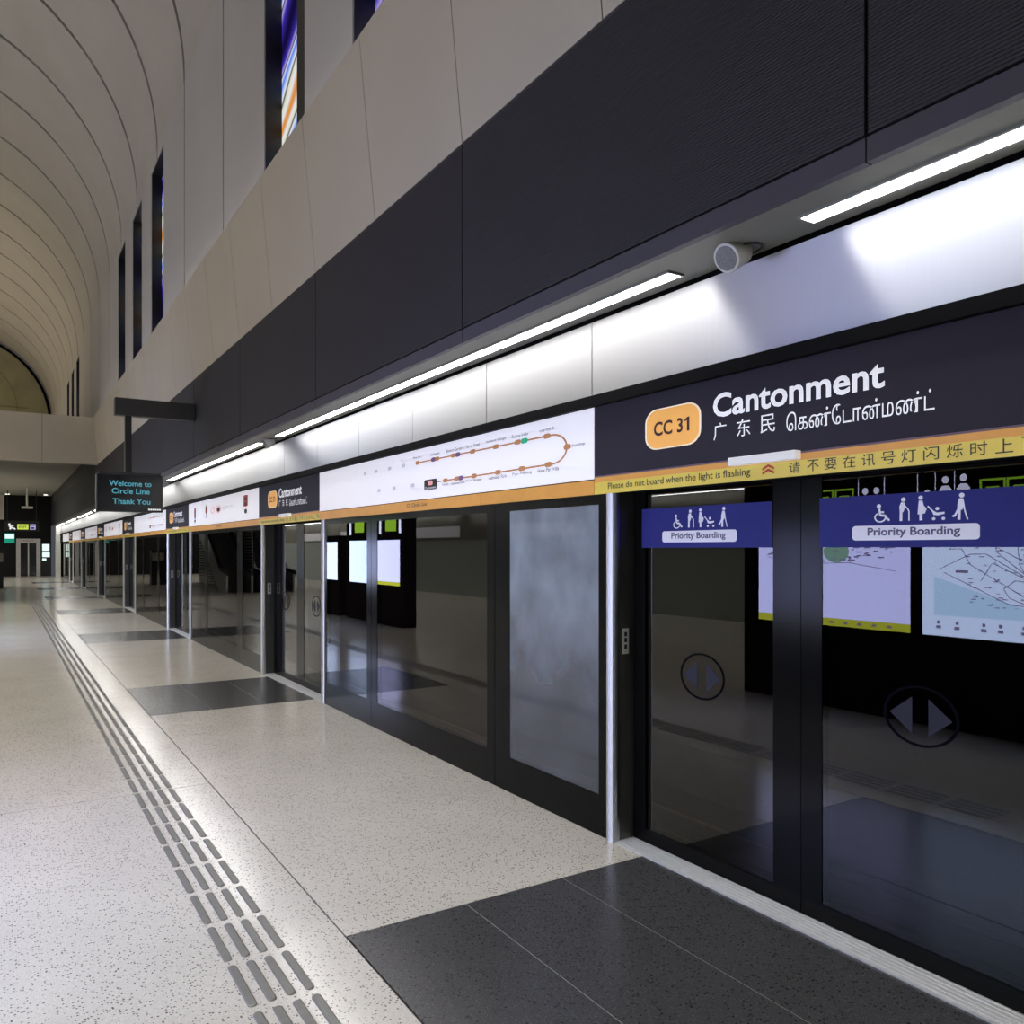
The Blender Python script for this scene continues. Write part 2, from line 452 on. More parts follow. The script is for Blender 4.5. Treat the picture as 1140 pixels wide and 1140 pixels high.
nw = 1
for k in SLITS:
    c = GY(k)
    t = thing('window_%d' % nw, 'tall narrow slit window with dark reveal and coloured glass, number %d along the right wall' % nw, 'window', (3.2, c, 5.3), kind='structure'); nw += 1
    f = MB()
    f.box(2.875, 3.49, c - .82, c - .80, 5.25, 10.25); f.box(2.875, 3.49, c + .80, c + .82, 5.25, 10.25)
    f.box(2.875, 3.49, c - .80, c + .80, 10.22, 10.25); f.box(3.12, 3.16, c - .80, c + .80, 5.25, 10.22)
    f.box(3.05, 3.12, c - .80, c + .06, 5.25, 10.22)
    f.build('window_frame', M['black'], t)
    MB().box(3.085, 3.11, c + .06, c + .80, 5.25, 10.2).build('coloured_pane', M['stained'], t)

# beige fascia: leaning panels, joints every 1.545 m
def fascia(sign):
    w = MB(); X = lambda x: x if sign > 0 else 2 * AXIS - x
    j0 = 4.90 - 1.545 * 6
    for i in range(0, 40):
        a, b = j0 + 1.545 * i + .005, j0 + 1.545 * (i + 1) - .005
        if a > 29.9: break
        b = min(b, 29.95)
        w.slot(0).extrude_y([(X(2.70), 4.57), (X(2.555), 6.10), (X(2.86), 6.10), (X(2.86), 4.57)], a, b)
    w.slot(1).extrude_y([(X(2.712), 4.58), (X(2.575), 6.08), (X(2.84), 6.08), (X(2.84), 4.58)], j0, 29.9)
    return w
struct(fascia(1).build('wall_right_fascia', [M['fascia'], M['joint']]), 'leaning beige fascia band above the dark ribbed cladding', 'wall')
struct(fascia(-1).build('wall_left_fascia', [M['fascia'], M['joint']]), 'leaning beige fascia band on the far side of the hall', 'wall')

# dark horizontally ribbed cladding
def cladding(sign):
    w = MB(); X = lambda x: x if sign > 0 else 2 * AXIS - x
    j0 = 4.90 - 3.09 * 3; pr = .0146; nz = int((4.56 - 3.285) / pr)
    for i in range(0, 22):
        a, b = j0 + 3.09 * i + .008, j0 + 3.09 * (i + 1) - .008
        if a > Y1 + 1: break
        b = min(b, Y1 + 2)
        prof = []
        for q in range(nz):
            z = 3.285 + q * pr
            prof += [(X(2.70), z), (X(2.70), z + pr * .55), (X(2.7032), z + pr * .62), (X(2.7032), z + pr * .93)]
        prof.append((X(2.70), 4.565))
        prof += [(X(2.84), 4.565), (X(2.84), 3.285)]
        w.slot(0).extrude_y(prof, a, b)
    w.slot(1)
    a, b = sorted((X(2.715), X(2.83))); w.box(a, b, Y0, Y1 + 2, 3.26, 4.56)
    return w
struct(cladding(1).build('wall_right_cladding', [M['clad'], M['joint']]), 'dark aubergine wall cladding with fine horizontal ribs', 'wall')
struct(cladding(-1).build('wall_left_cladding', [M['clad'], M['joint']]), 'dark wall cladding on the far side of the hall', 'wall')

lp = MB()
j = -4.37
while j < Y1:
    lp.box(2.70, 2.74, j + .003, min(j + 3.09, Y1 + 1) - .003, 3.18, 3.272); j += 3.09
struct(lp.build('trim_%d' % n, M['lip']), 'smooth aubergine lip below the ribbed cladding', 'trim'); n += 1
struct(MB().box(2.74, 3.098, Y0, Y1, 3.183, 3.26).build('trim_%d' % n, M['soffit']), 'grey soffit that carries the linear lights', 'soffit'); n += 1

# brushed steel band above the signs
sb = MB(); j = 3.956
sb.slot(0).box(3.10, 3.13, Y0, j - .004, 2.66, 3.155)
while j < Y1:
    sb.slot(0).box(3.10, 3.13, j + .004, min(j + 1.29, Y1) - .004, 2.66, 3.155); j += 1.29
sb.slot(1).box(3.132, 3.45, Y0, Y1, 2.62, 3.26)
struct(sb.build('trim_%d' % n, [M['steel'], M['joint']]), 'brushed steel band washed by the linear lights', 'trim'); n += 1
hd = MB()
hd.slot(0).box(3.03, 3.13, Y0, Y1, 2.617, 2.682)
hd.slot(0).box(3.075, 3.21, Y0, Y1, 2.0855, 2.617); hd.box(3.21, 3.40, Y0, Y1, 2.14, 2.617)
struct(hd.build('trim_%d' % n, [M['header']]), 'black header box above the platform doors', 'trim'); n += 1

# ------------------------------------------------------------------ linear lights and speakers
def linear_light(a, b, lab):
    t = thing('ceiling_light', lab, 'light', (2.95, (a + b) / 2, 3.183), 'linear lights under the soffit')
    MB().frame(0, 0, 0, 0, 0, 0, 0, 0, 0, 0) if False else None
    h = MB(); h.box(2.892, 2.906, a, b, 3.172, 3.183); h.box(2.994, 3.008, a, b, 3.172, 3.183)
    h.box(2.906, 2.994, a, a + .012, 3.172, 3.183); h.box(2.906, 2.994, b - .012, b, 3.172, 3.183)
    h.build('housing', M['tray'], t)
    MB().box(2.906, 2.994, a + .012, b - .012, 3.174, 3.183).build('diffuser', M['led'], t)
GP = 7.9
linear_light(Y0 + .2, 2.27, 'bright white linear light under the soffit, right of the nearest speaker')
LN = ['between nearest and second speaker', 'between second and third speaker', 'between third and fourth speaker', 'between fourth and fifth speaker',
      'between fifth and sixth speaker', 'between sixth and seventh speaker', 'beyond the last speaker']
for k in range(7):
    linear_light(3.06 + GP * k, min(3.06 + GP * k + 7.1, Y1 - .2), 'bright white linear light under the soffit, %s' % LN[k])
hole = Vector((2.995, 2.665, 3.183)); dr = Vector((-.80, -.02, -.46)).normalized()
sp = thing('ceiling_speaker', 'white cylindrical speaker tilted out of the soffit between two linear lights, nearest of the row', 'speaker', tuple(hole), 'cylindrical speakers in the soffit')
c = MB()
for i in range(32):
    t0, t1 = 2 * math.pi * i / 32, 2 * math.pi * (i + 1) / 32
    P = lambda t, r, z: (hole.x + r * .74 * math.cos(t), hole.y + r * 1.15 * math.sin(t), z)
    c.quad(P(t0, .100, 3.1825), P(t1, .100, 3.1825), P(t1, .100, 3.176), P(t0, .100, 3.176))
    c.quad(P(t0, .100, 3.176), P(t1, .100, 3.176), P(t1, .088, 3.176), P(t0, .088, 3.176))
    c.quad(P(t0, .088, 3.176), P(t1, .088, 3.176), P(t1, .088, 3.1825), P(t0, .088, 3.1825))
c.build('collar', M['black'], sp)
bd = MB(); bd.cyl(hole + dr * .125, hole + dr * .004, .072, .066, 40)
bd.build('body', M['plastic'], sp, bevel=.006)
g = MB(); g.cyl(hole + dr * .1275, hole + dr * .118, .058, .058, 40)
g.build('grille', M['grey_mesh'], sp)
for k in range(1, 7): dup(sp, GP * k, 'white cylindrical speaker tilted out of the soffit, %s along the row' % CARD[k])

# ------------------------------------------------------------------ header signs
SX = 3.06
def station_sign():
    c = 2.6
    t = thing('station_sign', '', 'sign', (SX, c, 2.19), 'station name signs over the doorways')
    MB().box(SX, 3.075, c - 1.28, c + 1.28, 2.193, 2.615).build('sign_panel', M['sign_dark'], t)
    b = MB(); P = facing_platform(b, SX - .001); P.rrect(-3.42, -2.992, 2.298, 2.522, .095, .075); b.build('badge_rim', M['cream'], t)
    b = MB(); P = facing_platform(b, SX - .002); P.rrect(-3.407, -3.005, 2.305, 2.515, .088, .069); b.build('badge', M['badge'], t)
    b = MB(); P = facing_platform(b, SX - .003); P.text('CC 3', -3.348, -3.122, 2.372, 2.450, .026); P.poly([(-3.092, 2.374), (-3.074, 2.374), (-3.074, 2.448), (-3.087, 2.448), (-3.110, 2.436), (-3.110, 2.424), (-3.092, 2.431)]); b.build('badge_lettering', M['brown'], t)
    b = MB(); P = facing_platform(b, SX - .002); P.text('Cantonment', -2.908, -1.965, 2.413, 2.535, .022); b.build('station_name', M['letter'], t)
    b = MB(); P = facing_platform(b, SX - .002)
    for ch, y in zip('广东民', (2.862, 2.709, 2.562)):
        b = MB(); P = facing_platform(b, SX - .002); P.text(ch, -y - .043, -y + .043, 2.300, 2.386); b.build('chinese_character', M['letter'], t)
    b = MB(); P = facing_platform(b, SX - .002); P.text('\u0bc6\u0b95\u0ba3\u0bcd\u0bc7\u0b9f\u0bbe\u0ba9\u0bcd\u0bae\u0ba3\u0bcd\u0b9f\u0bcd', -2.455, -1.756, 2.290, 2.378); b.build('tamil_name', M['letter'], t)
    return t
ss = station_sign()
ss['label'] = 'dark station name sign with orange badge over the nearest doorway'
for k in range(1, 7): dup(ss, PITCH * k, 'dark station name sign with orange badge over the %s doorway' % ORD[k])

def warning_strip():
    c = 2.6
    t = thing('warning_strip', '', 'sign', (SX, c, 2.08), 'yellow warning strips over the doorways')
    s = MB(); s.slot(0).box(SX, 3.075, c - 1.28, c + 1.28, 2.082, 2.153); s.build('strip', M['yellow'], t)
    s = MB(); s.box(SX, 3.075, c - 1.28, c + 1.28, 2.1535, 2.184); s.build('orange_band', M['orange'], t)
    s = MB(); s.box(SX, 3.075, c - 1.28, c + 1.28, 2.1845, 2.1925); s.build('mauve_line', M['purple_line'], t)
    b = MB(); P = facing_platform(b, SX - .001); P.text('Please do not board when the light is flashing', -3.75, -2.668, 2.096, 2.144, .006)
    for ch, y in zip('请不要在讯号灯闪烁时上下车', (2.411, 2.312, 2.222, 2.131, 2.040, 1.951, 1.863, 1.771, 1.679, 1.590, 1.500, 1.41, 1.355)):
        d = MB(); facing_platform(d, SX - .001).text(ch, -y - .031, -y + .031, 2.097, 2.148); d.build('chinese_character', M['ink'], t)
    b.build('warning_lettering', M['ink'], t)
    b = MB(); P = facing_platform(b, SX - .001)
    for z in (2.102, 2.122):
        P.poly([(-2.595, z), (-2.56, z + .016), (-2.525, z), (-2.525, z + .012), (-2.56, z + .028), (-2.595, z + .012)])
    b.build('chevron', M['red'], t)
    return t
ws = warning_strip(); ws['label'] = 'yellow warning strip with lettering over the nearest doorway'
for k in range(1, 7): dup(ws, PITCH * k, 'yellow warning strip with lettering over the %s doorway' % ORD[k])

il = MB().box(3.015, SX, 2.375, 2.772, 2.156, 2.197).build('indicator_lamp', M['lamp_white'], origin=(3.04, 2.57, 2.156), bevel=.004)
tag(il, 'white indicator lamp on the header over the nearest doorway', 'lamp', 'indicator lamps over the doorways')
for k in range(1, 7): dup(il, PITCH * k, 'white indicator lamp on the header over the %s doorway' % ORD[k])

BAYS = ['between nearest and second doorway', 'between second and third doorway', 'between third and fourth doorway', 'between fourth and fifth doorway', 'between fifth and sixth doorway', 'between sixth and farthest doorway', 'beyond the farthest doorway']
def orange_band():
    a, b = 3.885, 8.915
    t = thing('orange_band', '', 'stripe', (SX, (a + b) / 2, 2.08), 'orange bands under the white signs')
    s = MB()
    for y0, y1 in ((a, 5.262), (5.268, 7.55), (7.556, b)): s.box(SX, 3.075, y0, y1, 2.082, 2.170)
    s.build('band', M['orange'], t)
    return t
ob = orange_band()
s = MB(); P = facing_platform(s, SX - .001); P.text('CC Circle Line', -6.58, -6.18, 2.118, 2.150, .01); s.build('band_lettering', M['brown'], ob)
ob['label'] = 'orange band below the white sign %s' % BAYS[0]
for k in range(1, 6):
    d = dup(ob, PITCH * k, 'orange band below the white sign %s' % BAYS[k])

def route_map():
    a, b = 3.885, 8.915
    t = thing('route_map_sign', '', 'sign', (SX, (a + b) / 2, 2.175), 'white line map signs')
    s = MB(); s.box(SX, 3.075, a, b, 2.178, 2.615); s.build('sign_panel', M['sign_white'], t)
    s = MB(); P = facing_platform(s, SX - .001)
    P.stroke([(-6.36, 2.499), (-4.33, 2.499)], .012); P.stroke([(-6.10, 2.308), (-4.33, 2.308)], .012)
    P.ring(-4.33, 2.4035, .175, .1015, .02, 20, -math.pi / 2, math.pi / 2, .012); s.build('line', M['map_line'], t)
    s = MB(); P = facing_platform(s, SX - .002)
    for y, z in ((6.356, 2.499), (5.983, 2.499), (5.70, 2.499), (5.383, 2.499), (5.04, 2.499), (4.745, 2.499), (4.385, 2.499), (4.158, 2.4035), (4.37, 2.309), (4.69, 2.309), (5.013, 2.309), (5.362, 2.309), (5.645, 2.309), (5.835, 2.309)):
        s = MB(); P = facing_platform(s, SX - .002); P.rrect(-y - .040, -y + .040, z - .017, z + .017, .02, .012, 4); s.build('stop', M['map_line'], t)
    s = MB(); P = facing_platform(s, SX - .003); P.rrect(-4.70, -4.615, 2.481, 2.517, .02, .012, 4); s.build('green_stop', M['map_green'], t)
    s = MB(); P = facing_platform(s, SX - .003)
    for y, z in ((6.05, 2.499), (5.62, 2.499), (5.57, 2.309)): s = MB(); P = facing_platform(s, SX - .003); P.rrect(-y - .04, -y + .04, z - .018, z + .018, .02, .012, 4); s.build('interchange_stop', M['map_purple'], t)
    s = MB(); P = facing_platform(s, SX - .003)
    for nm, y, z in (('Marymount', 6.356, 2.532), ('Caldecott', 6.017, 2.532), ('Botanic Gardens', 5.67, 2.532), ('Farrer Road', 5.383, 2.532), ('Holland Village', 5.04, 2.532), ('Buona Vista', 4.716, 2.532), ('one-north', 4.388, 2.532),
                     ('Haw Par Villa', 4.37, 2.262), ('Pasir Panjang', 4.69, 2.262), ('Labrador Park', 5.013, 2.262), ('Telok Blangah', 5.362, 2.262), ('HarbourFront', 5.615, 2.262), ('Keppel', 5.835, 2.262)):
        w = .0095 * len(nm); P.text(nm, -y - w, -y + w, z, z + .026)
    P.text('Kent Ridge', -4.10, -3.97, 2.391, 2.416)
    P.poly([(-5.93, 2.30), (-5.91, 2.309), (-5.93, 2.318)])
    s.build('stop_names', M['map_ink'], t)
    s = MB(); P = facing_platform(s, SX - .003)
    for nm, y, z in (('Bishan', 6.64, 2.532), ('Lorong Chuan', 6.95, 2.532), ('Serangoon', 7.27, 2.532), ('Bartley', 7.55, 2.532), ('Prince Edward Road', 6.45, 2.262), ('Marina Bay', 6.85, 2.262), ('Bayfront', 7.2, 2.262)):
        w = .0095 * len(nm); P.text(nm, -y - w, -y + w, z, z + .026); P.rrect(-y - .042, -y + .042, z + (-.051 if z > 2.4 else .029), z + (-.015 if z > 2.4 else .065), .02, .012, 4)
    s.build('faded_stops', M['map_faint'], t)
    s = MB(); P = facing_platform(s, SX - .003); P.rrect(-6.222, -5.985, 2.25, 2.338, .02, .012, 4); s.build('current_station', M['ink'], t)
    s = MB(); P = facing_platform(s, SX - .004); P.rrect(-6.145, -6.06, 2.287, 2.326, .02, .012, 4); s.build('current_badge', M['pink'], t)
    s = MB(); P = facing_platform(s, SX - .004); P.text('Cantonment', -6.205, -6.0, 2.258, 2.278); s.build('current_name', M['letter'], t)
    return t
rm = route_map(); rm['label'] = 'long white line map sign with looped orange route, %s' % BAYS[0]
for k in (2, 4, 6): dup(rm, PITCH * k, 'long white line map sign with looped orange route, %s' % BAYS[k])

def notice_sign():
    dy = PITCH
    a, b = 3.885 + dy, 8.915 + dy
    t = thing('notice_sign', '', 'sign', (SX, (a + b) / 2, 2.175), 'white notice signs')
    s = MB(); s.box(SX, 3.075, a, b, 2.178, 2.615); s.build('sign_panel', M['sign_white'], t)
    s = MB(); P = facing_platform(s, SX - .002)
    P.rrect(-15.98, -15.84, 2.33, 2.52, .03, .02, 4); P.rrect(-15.0, -14.82, 2.38, 2.50, .03, .02, 4); P.rrect(-12.33, -12.08, 2.38, 2.55, .03, .02, 4)
    s.build('red_pictogram', M['red'], t)
    s = MB(); P = facing_platform(s, SX - .003)
    P.rect(-15.95, -15.87, 2.31, 2.47); P.disc(-15.91, 2.27, .07, .03); P.disc(-12.2, 2.31, .09, .035); P.rect(-12.27, -12.13, 2.40, 2.44); P.rect(-12.27, -12.13, 2.47, 2.51)
    P.stroke([(-14.91, 2.29), (-14.91, 2.53)], .05); P.disc(-13.98, 2.41, .12, .04)
    s.build('black_pictogram', M['ink'], t)
    s = MB(); P = facing_platform(s, SX - .002); P.ring(-14.42, 2.415, .17, .06, .05, 24, wb=.018); P.ring(-13.98, 2.415, .19, .065, .04, 24, wb=.016)
    s.build('prohibition_ring', M['pink'], t)
    s = MB(); P = facing_platform(s, SX - .002)
    for z in (2.43, 2.395): P.rect(-13.70, -12.95, z, z + .014)
    s.build('text_lines', M['map_faint'], t)
    return t
ns = notice_sign(); ns['label'] = 'long white notice sign with small red and black pictograms, %s' % BAYS[1]
for k in (3, 5): dup(ns, PITCH * (k - 1), 'long white notice sign with small red and black pictograms, %s' % BAYS[k])

# ------------------------------------------------------------------ platform doors and glass panels
DX = 3.22
def leaf(side):
    """side 0 = left leaf as seen from the platform (larger y), 1 = right leaf"""
    y0, y1 = (2.502, 3.70) if side == 0 else (1.30, 2.498)
    g0, g1 = (2.665, 3.60) if side == 0 else (1.40, 2.385)
    t = thing('platform_door', '', 'door', (DX + .025, (y0 + y1) / 2, .011), 'sliding platform doors')
    f = MB(); f.frame(DX, DX + .05, y0, y1, .012, 2.138, g0, g1, .095, 2.12)
    f.build('frame', M['satin'], t)
    MB().box(DX + .004, DX + .012, g0, g1, .095, 2.12).build('glass', M['glass'], t)
    cy = 3.146 if side == 0 else 1.912
    r = MB(); P = facing_platform(r, DX + .002); P.ring(-cy, 1.053, .164, .127, .013, 48, wb=.0105); dec = r.build('decal_ring', M['ring'], t)
    r = MB(); P = facing_platform(r, DX + .0025)
    P.poly([(-cy - .135, 1.053), (-cy - .035, .975), (-cy - .035, 1.131)]); P.poly([(-cy + .135, 1.053), (-cy + .035, 1.131), (-cy + .035, .975)])
    r.build('decal_arrows', M['decal'], t)
    return t
def sticker(t, side):
    a, b = (2.67, 3.625) if side == 0 else (1.40, 2.395)
    MB().box(DX - .003, DX, a, b, 1.757, 1.985).build('priority_sticker', M['blue'], t)
    st = [c for c in COL.objects if c.parent == t and c.name.startswith('priority_sticker')][-1]
    LOC[st.name] = LOC[t.name]
    off = 0 if side == 1 else 1.245
    s = MB(); P = facing_platform(s, DX - .004); pc = (-1.945 if side == 1 else -3.172)
    P.rrect(pc - .278, pc + .278, 1.787, 1.851, .018, .014); s.build('sticker_pill', M['sticker_white'], st)
    s = MB(); P = facing_platform(s, DX - .005); P.text('Priority Boarding', pc - .203, pc + .203, 1.797, 1.842, .024); s.build('sticker_lettering', M['sticker_ink'], st)
    s = MB(); P = facing_platform(s, DX - .004); sc = 1.0; o = -off
    W = lambda pts: [(a - off, b) for a, b in pts]
    # wheelchair user
    P.disc(-2.094 + o, 1.935, .010, .009); P.stroke(W([(-2.092, 1.925), (-2.088, 1.895), (-2.064, 1.893), (-2.052, 1.874), (-2.044, 1.876)]), .010); P.stroke(W([(-2.091, 1.909), (-2.070, 1.908)]), .008)
    P.ring(-2.088 + o, 1.886, .028, .022, .007, 24, 2.0, 6.6, .006)
    s.build('pictogram', M['sticker_white'], st); s = MB(); P = facing_platform(s, DX - .004)
    P.disc(-1.982 + o, 1.958, .0105, .0095); P.poly(W([(-1.992, 1.947), (-1.976, 1.945), (-1.974, 1.925), (-1.982, 1.905), (-1.998, 1.905), (-2.000, 1.930)]))
    P.stroke(W([(-1.992, 1.91), (-1.993, 1.868)]), .012); P.stroke(W([(-1.979, 1.935), (-1.962, 1.918), (-1.957, 1.908), (-1.957, 1.868)]), .006)
    s.build('pictogram', M['sticker_white'], st); s = MB(); P = facing_platform(s, DX - .004)
    P.disc(-1.906 + o, 1.962, .010, .009); P.poly(W([(-1.914, 1.95), (-1.898, 1.95), (-1.893, 1.93), (-1.880, 1.915), (-1.888, 1.896), (-1.919, 1.893), (-1.917, 1.925)])); P.stroke(W([(-1.905, 1.896), (-1.905, 1.868)]), .013)
    P.stroke(W([(-1.876, 1.926), (-1.850, 1.900), (-1.848, 1.888)]), .006); P.poly(W([(-1.862, 1.912), (-1.838, 1.898), (-1.806, 1.900), (-1.806, 1.892), (-1.834, 1.886), (-1.852, 1.89)])); P.disc(-1.836 + o, 1.914, .008, .007)
    P.disc(-1.851 + o, 1.873, .0075, .0065); P.disc(-1.811 + o, 1.873, .0075, .0065)
    s.build('pictogram', M['sticker_white'], st); s = MB(); P = facing_platform(s, DX - .004)
    P.disc(-1.737 + o, 1.963, .0105, .0095); P.poly(W([(-1.747, 1.952), (-1.731, 1.950), (-1.727, 1.930), (-1.735, 1.905), (-1.755, 1.905), (-1.754, 1.930)])); P.stroke(W([(-1.747, 1.91), (-1.748, 1.866)]), .012)
    P.stroke(W([(-1.751, 1.908), (-1.766, 1.880), (-1.774, 1.883)]), .008); P.stroke(W([(-1.732, 1.94), (-1.726, 1.905), (-1.714, 1.866)]), .006)
    s.build('pictogram', M['sticker_white'], st)
L0, R0 = leaf(0), leaf(1)
for k in range(1, 7):
    dup(L0, PITCH * k, 'left dark glass leaf of the %s sliding platform doorway' % ORD[k])
    dup(R0, PITCH * k, 'right dark glass leaf of the %s sliding platform doorway' % ORD[k])
sticker(L0, 0); sticker(R0, 1)
L0['label'] = 'left leaf of the nearest platform doorway, smaller blue priority boarding sticker across its top'
R0['label'] = 'right leaf of the nearest platform doorway, with reflected maps below its blue priority sticker'

def post(near_side):
    """steel edge plus the return cover that runs back to the sliding door"""
    y = 3.70 if near_side == 0 else 1.19
    t = thing('door_post', '', 'post', (3.1, y + .05, .0), 'steel posts beside the doorways')
    s = MB()
    y0, y1 = (3.705, 3.79) if near_side == 0 else (1.21, 1.295)
    prof = []
    for i in range(9):
        a = math.pi * i / 8; prof.append((3.092 - .035 * math.sin(a), (y0 + y1) / 2 + (y1 - y0) / 2 * math.cos(a)))
    vs = [(x, yy, z) for z in (.0, 2.082) for x, yy in prof + [(3.11, y0), (3.11, y1)]]
    m = len(prof) + 2
    s.add(vs, [(i, (i + 1) % m, m + (i + 1) % m, m + i) for i in range(m)] + [tuple(range(m)), tuple(range(m, 2 * m))])
    s.build('edge', M['post'], t)
    s = MB(); s.box(3.10, 3.27, y0 + .006, y1 - .006, .0, 2.084); s.build('cover', M['cover'], t)
    s = MB()
    if near_side == 0: s.box(3.135, 3.185, y0 + .002, y0 + .006, 1.12, 1.272)
    else: s.box(3.135, 3.185, y1 - .006, y1 - .002, 1.12, 1.272)
    lb = s.build('label_plate', M['paper'] if False else M['lit_white'], t)
    s = MB()
    yy = y0 + .0012 if near_side == 0 else y1 - .0012
    P = facing_camera(s, yy)
    for z in (1.15, 1.19, 1.225): P.rect(3.15, 3.17, z, z + .026)
    s.build('label_marks', M['decal'], t)
    return t
pa, pb = post(0), post(1)
pb.location.y += PITCH
pa['label'] = 'polished steel post left of the nearest doorway, white label on its dark side'
pb['label'] = 'slim steel post right of the second doorway'
for k in range(1, 7):
    dup(pa, PITCH * k, 'steel post left of the %s doorway' % ORD[k])
    if k < 6: dup(pb, PITCH * k, 'slim steel post right of the %s doorway' % ORD[k + 1])

FX = 3.08
def panel(y0, y1, g0, g1, nm):
    t = thing('glass_panel', '', 'glass panel', (FX + .03, (y0 + y1) / 2, 0), 'fixed glass panels between the doorways')
    f = MB(); f.frame(FX, FX + .05, y0 + .004, y1 - .004, .0, 2.084, g0, g1, .25, 2.02); f.build('frame', M['satin'], t)
    MB().box(FX + .003, FX + .011, g0, g1, .25, 2.02).build('pane', M['glass'], t)
    return t
specs = [(3.80, 5.09, 3.865, 4.885, 'right'), (5.09, 7.45, 5.205, 7.30, 'middle'), (7.45, 8.81, 7.56, 8.74, 'left')]
for y0, y1, g0, g1, nm in specs:
    p = panel(y0, y1, g0, g1, nm)
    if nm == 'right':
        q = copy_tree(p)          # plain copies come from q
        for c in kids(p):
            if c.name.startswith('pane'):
                c.data = c.data.copy(); c.data.materials[0] = M['haze_painted']
        p['label'] = 'fixed glass panel with pale reflection haze painted in, just left of the nearest doorway'
        q.location.y += PITCH; q['label'] = '%s dark fixed glass panel %s' % (nm, BAYS[1])
        for k in range(2, 7): dup(q, PITCH * (k - 1), '%s dark fixed glass panel %s' % (nm, BAYS[k]))
    else:
        p['label'] = '%s dark fixed glass panel %s' % (nm, BAYS[0])
        for k in range(1, 7): dup(p, PITCH * k, '%s dark fixed glass panel %s' % (nm, BAYS[k]))

# tunnel behind the glass
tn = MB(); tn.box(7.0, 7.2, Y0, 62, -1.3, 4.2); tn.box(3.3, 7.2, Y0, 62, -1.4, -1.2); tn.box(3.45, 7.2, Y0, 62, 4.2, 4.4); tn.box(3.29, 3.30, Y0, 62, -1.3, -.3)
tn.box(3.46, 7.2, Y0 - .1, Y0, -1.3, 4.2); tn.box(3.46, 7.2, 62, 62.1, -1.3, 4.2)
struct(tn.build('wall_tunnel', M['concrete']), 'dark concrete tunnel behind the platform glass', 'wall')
tr = MB()
for x in (4.5, 5.94): tr.box(x, x + .07, Y0, 62, -1.2, -1.02)
struct(tr.build('trim_%d' % n, M['track']), 'running rails in the dark tunnel', 'rail'); n += 1

# ------------------------------------------------------------------ hanging passenger display
HY_ = 14.0
t = thing('hanging_display', 'dark hanging screen reading Welcome to Circle Line on a bracket from the ribbed wall', 'display', (1.72, HY_ + .08, 2.33))
MB().box(1.50, 2.698, HY_, HY_ + .18, 3.862, 4.138).build('bracket', M['hanger'], t, bevel=.01)
MB().box(1.650, 1.745, HY_ + .04, HY_ + .14, 2.96, 3.862).build('pole', M['casing'], t)
MB().box(1.24, 2.20, HY_, HY_ + .16, 2.336, 2.93).build('casing', M['casing'], t, bevel=.008)
MB().box(1.27, 2.17, HY_ + .01, HY_ + .15, 2.93, 2.962).build('top_cover', M['hanger'], t)
MB().box(1.26, 2.18, HY_ - .004, HY_, 2.352, 2.912).build('screen', M['screen'], t)
s = MB(); P = facing_camera(s, HY_ - .006)
P.text('Welcome to', 1.418, 2.028, 2.741, 2.826, .012); P.text('Circle Line', 1.455, 2.003, 2.621, 2.708, .012); P.text('Thank You', 1.468, 2.012, 2.457, 2.546, .012)
s.build('message', M['cyan'], t)
s = MB(); P = facing_camera(s, HY_ - .006); P.text('12:30', 1.98, 2.165, 2.366, 2.392, .03) if False else [P.rect(1.98 + i * .032, 2.005 + i * .032, 2.366, 2.392) for i in range(6)]
s.build('footer_marks', M['screen_white'], t)

# ------------------------------------------------------------------ far end
bm = MB()
for a, b in ((2 * AXIS - 2.55, -3.9), (-3.89, -1.05), (-1.04, 1.09), (1.10, 2.70)):
    bm.slot(0).extrude_y([(0, 0)] * 0 or [(a, 4.56), (b, 4.56), (b, 6.10), (a, 6.10)], 29.95, 30.3)
bm.slot(1).box(-8.0, 2.69, 29.97, 30.28, 4.565, 6.095)
struct(bm.build('wall_back_beam', [M['fascia'], M['joint']]), 'beige beam crossing the hall in front of the far vault', 'beam')
struct(MB().box(2 * AXIS - 2.84, 2.84, 30.3, 60.5, 5.16, 5.40).build('ceiling_back', M['hall']), 'low grey ceiling over the far end of the platform', 'ceiling')
ew = MB(); ew.box(2 * AXIS - 3.5, 3.5, 63.3, 63.6, 5.2, 17)
struct(ew.build('wall_back_upper', M['vault']), 'end wall of the vault', 'wall')
lu = MB()
pts = [(AXIS + 5.38 * math.cos(math.pi * i / 60), SPR + 5.38 * math.sin(math.pi * i / 60)) for i in range(61)]
lu.slot(0).poly([(x, 63.2, z) for x, z in pts] + [(AXIS - 5.38, 63.2, 5.3), (AXIS + 5.38, 63.2, 5.3)])
lu.slot(1)
P = facing_camera(lu, 63.18); P.ring(AXIS, SPR, 5.55, 5.55, .17, 60, 0, math.pi)
lu.slot(2)
for r in (2.2, 3.6): P.ring(AXIS, SPR + .6, r, r, .05, 48)
for z in (9.6, 10.4, 11.2): P.rect(AXIS - 3, AXIS + 4.2, z, z + .06)
struct(lu.build('wall_back_lunette', [M['lunette'], M['joint'], M['art']]), 'olive lunette with dark rim on the vault end wall', 'wall')
struct(MB().box(2.70, 2.84, 30.31, 60, 4.57, 5.155).build('wall_right_bulkhead', M['clad']), 'dark bulkhead above the cladding at the far end', 'wall')
fw = MB(); fw.box(.14, 2.7, 60, 60.3, 0, 5.16); fw.box(2 * AXIS - 2.8, .14, 60, 60.3, 0, 3.6)
struct(fw.build('wall_back', M['backwall']), 'black end wall around the lift', 'wall')
struct(MB().box(2 * AXIS - 2.8, .13, 59.9, 60.3, 3.6, 5.16).build('wall_back_panel', M['fascia']), 'beige upper panel left of the black end wall', 'wall')
struct(MB().box(2.84, 3.10, 57.3, 58.2, 0, 3.18).build('column', M['lit_white']), 'white end column where the glass screen stops', 'column')
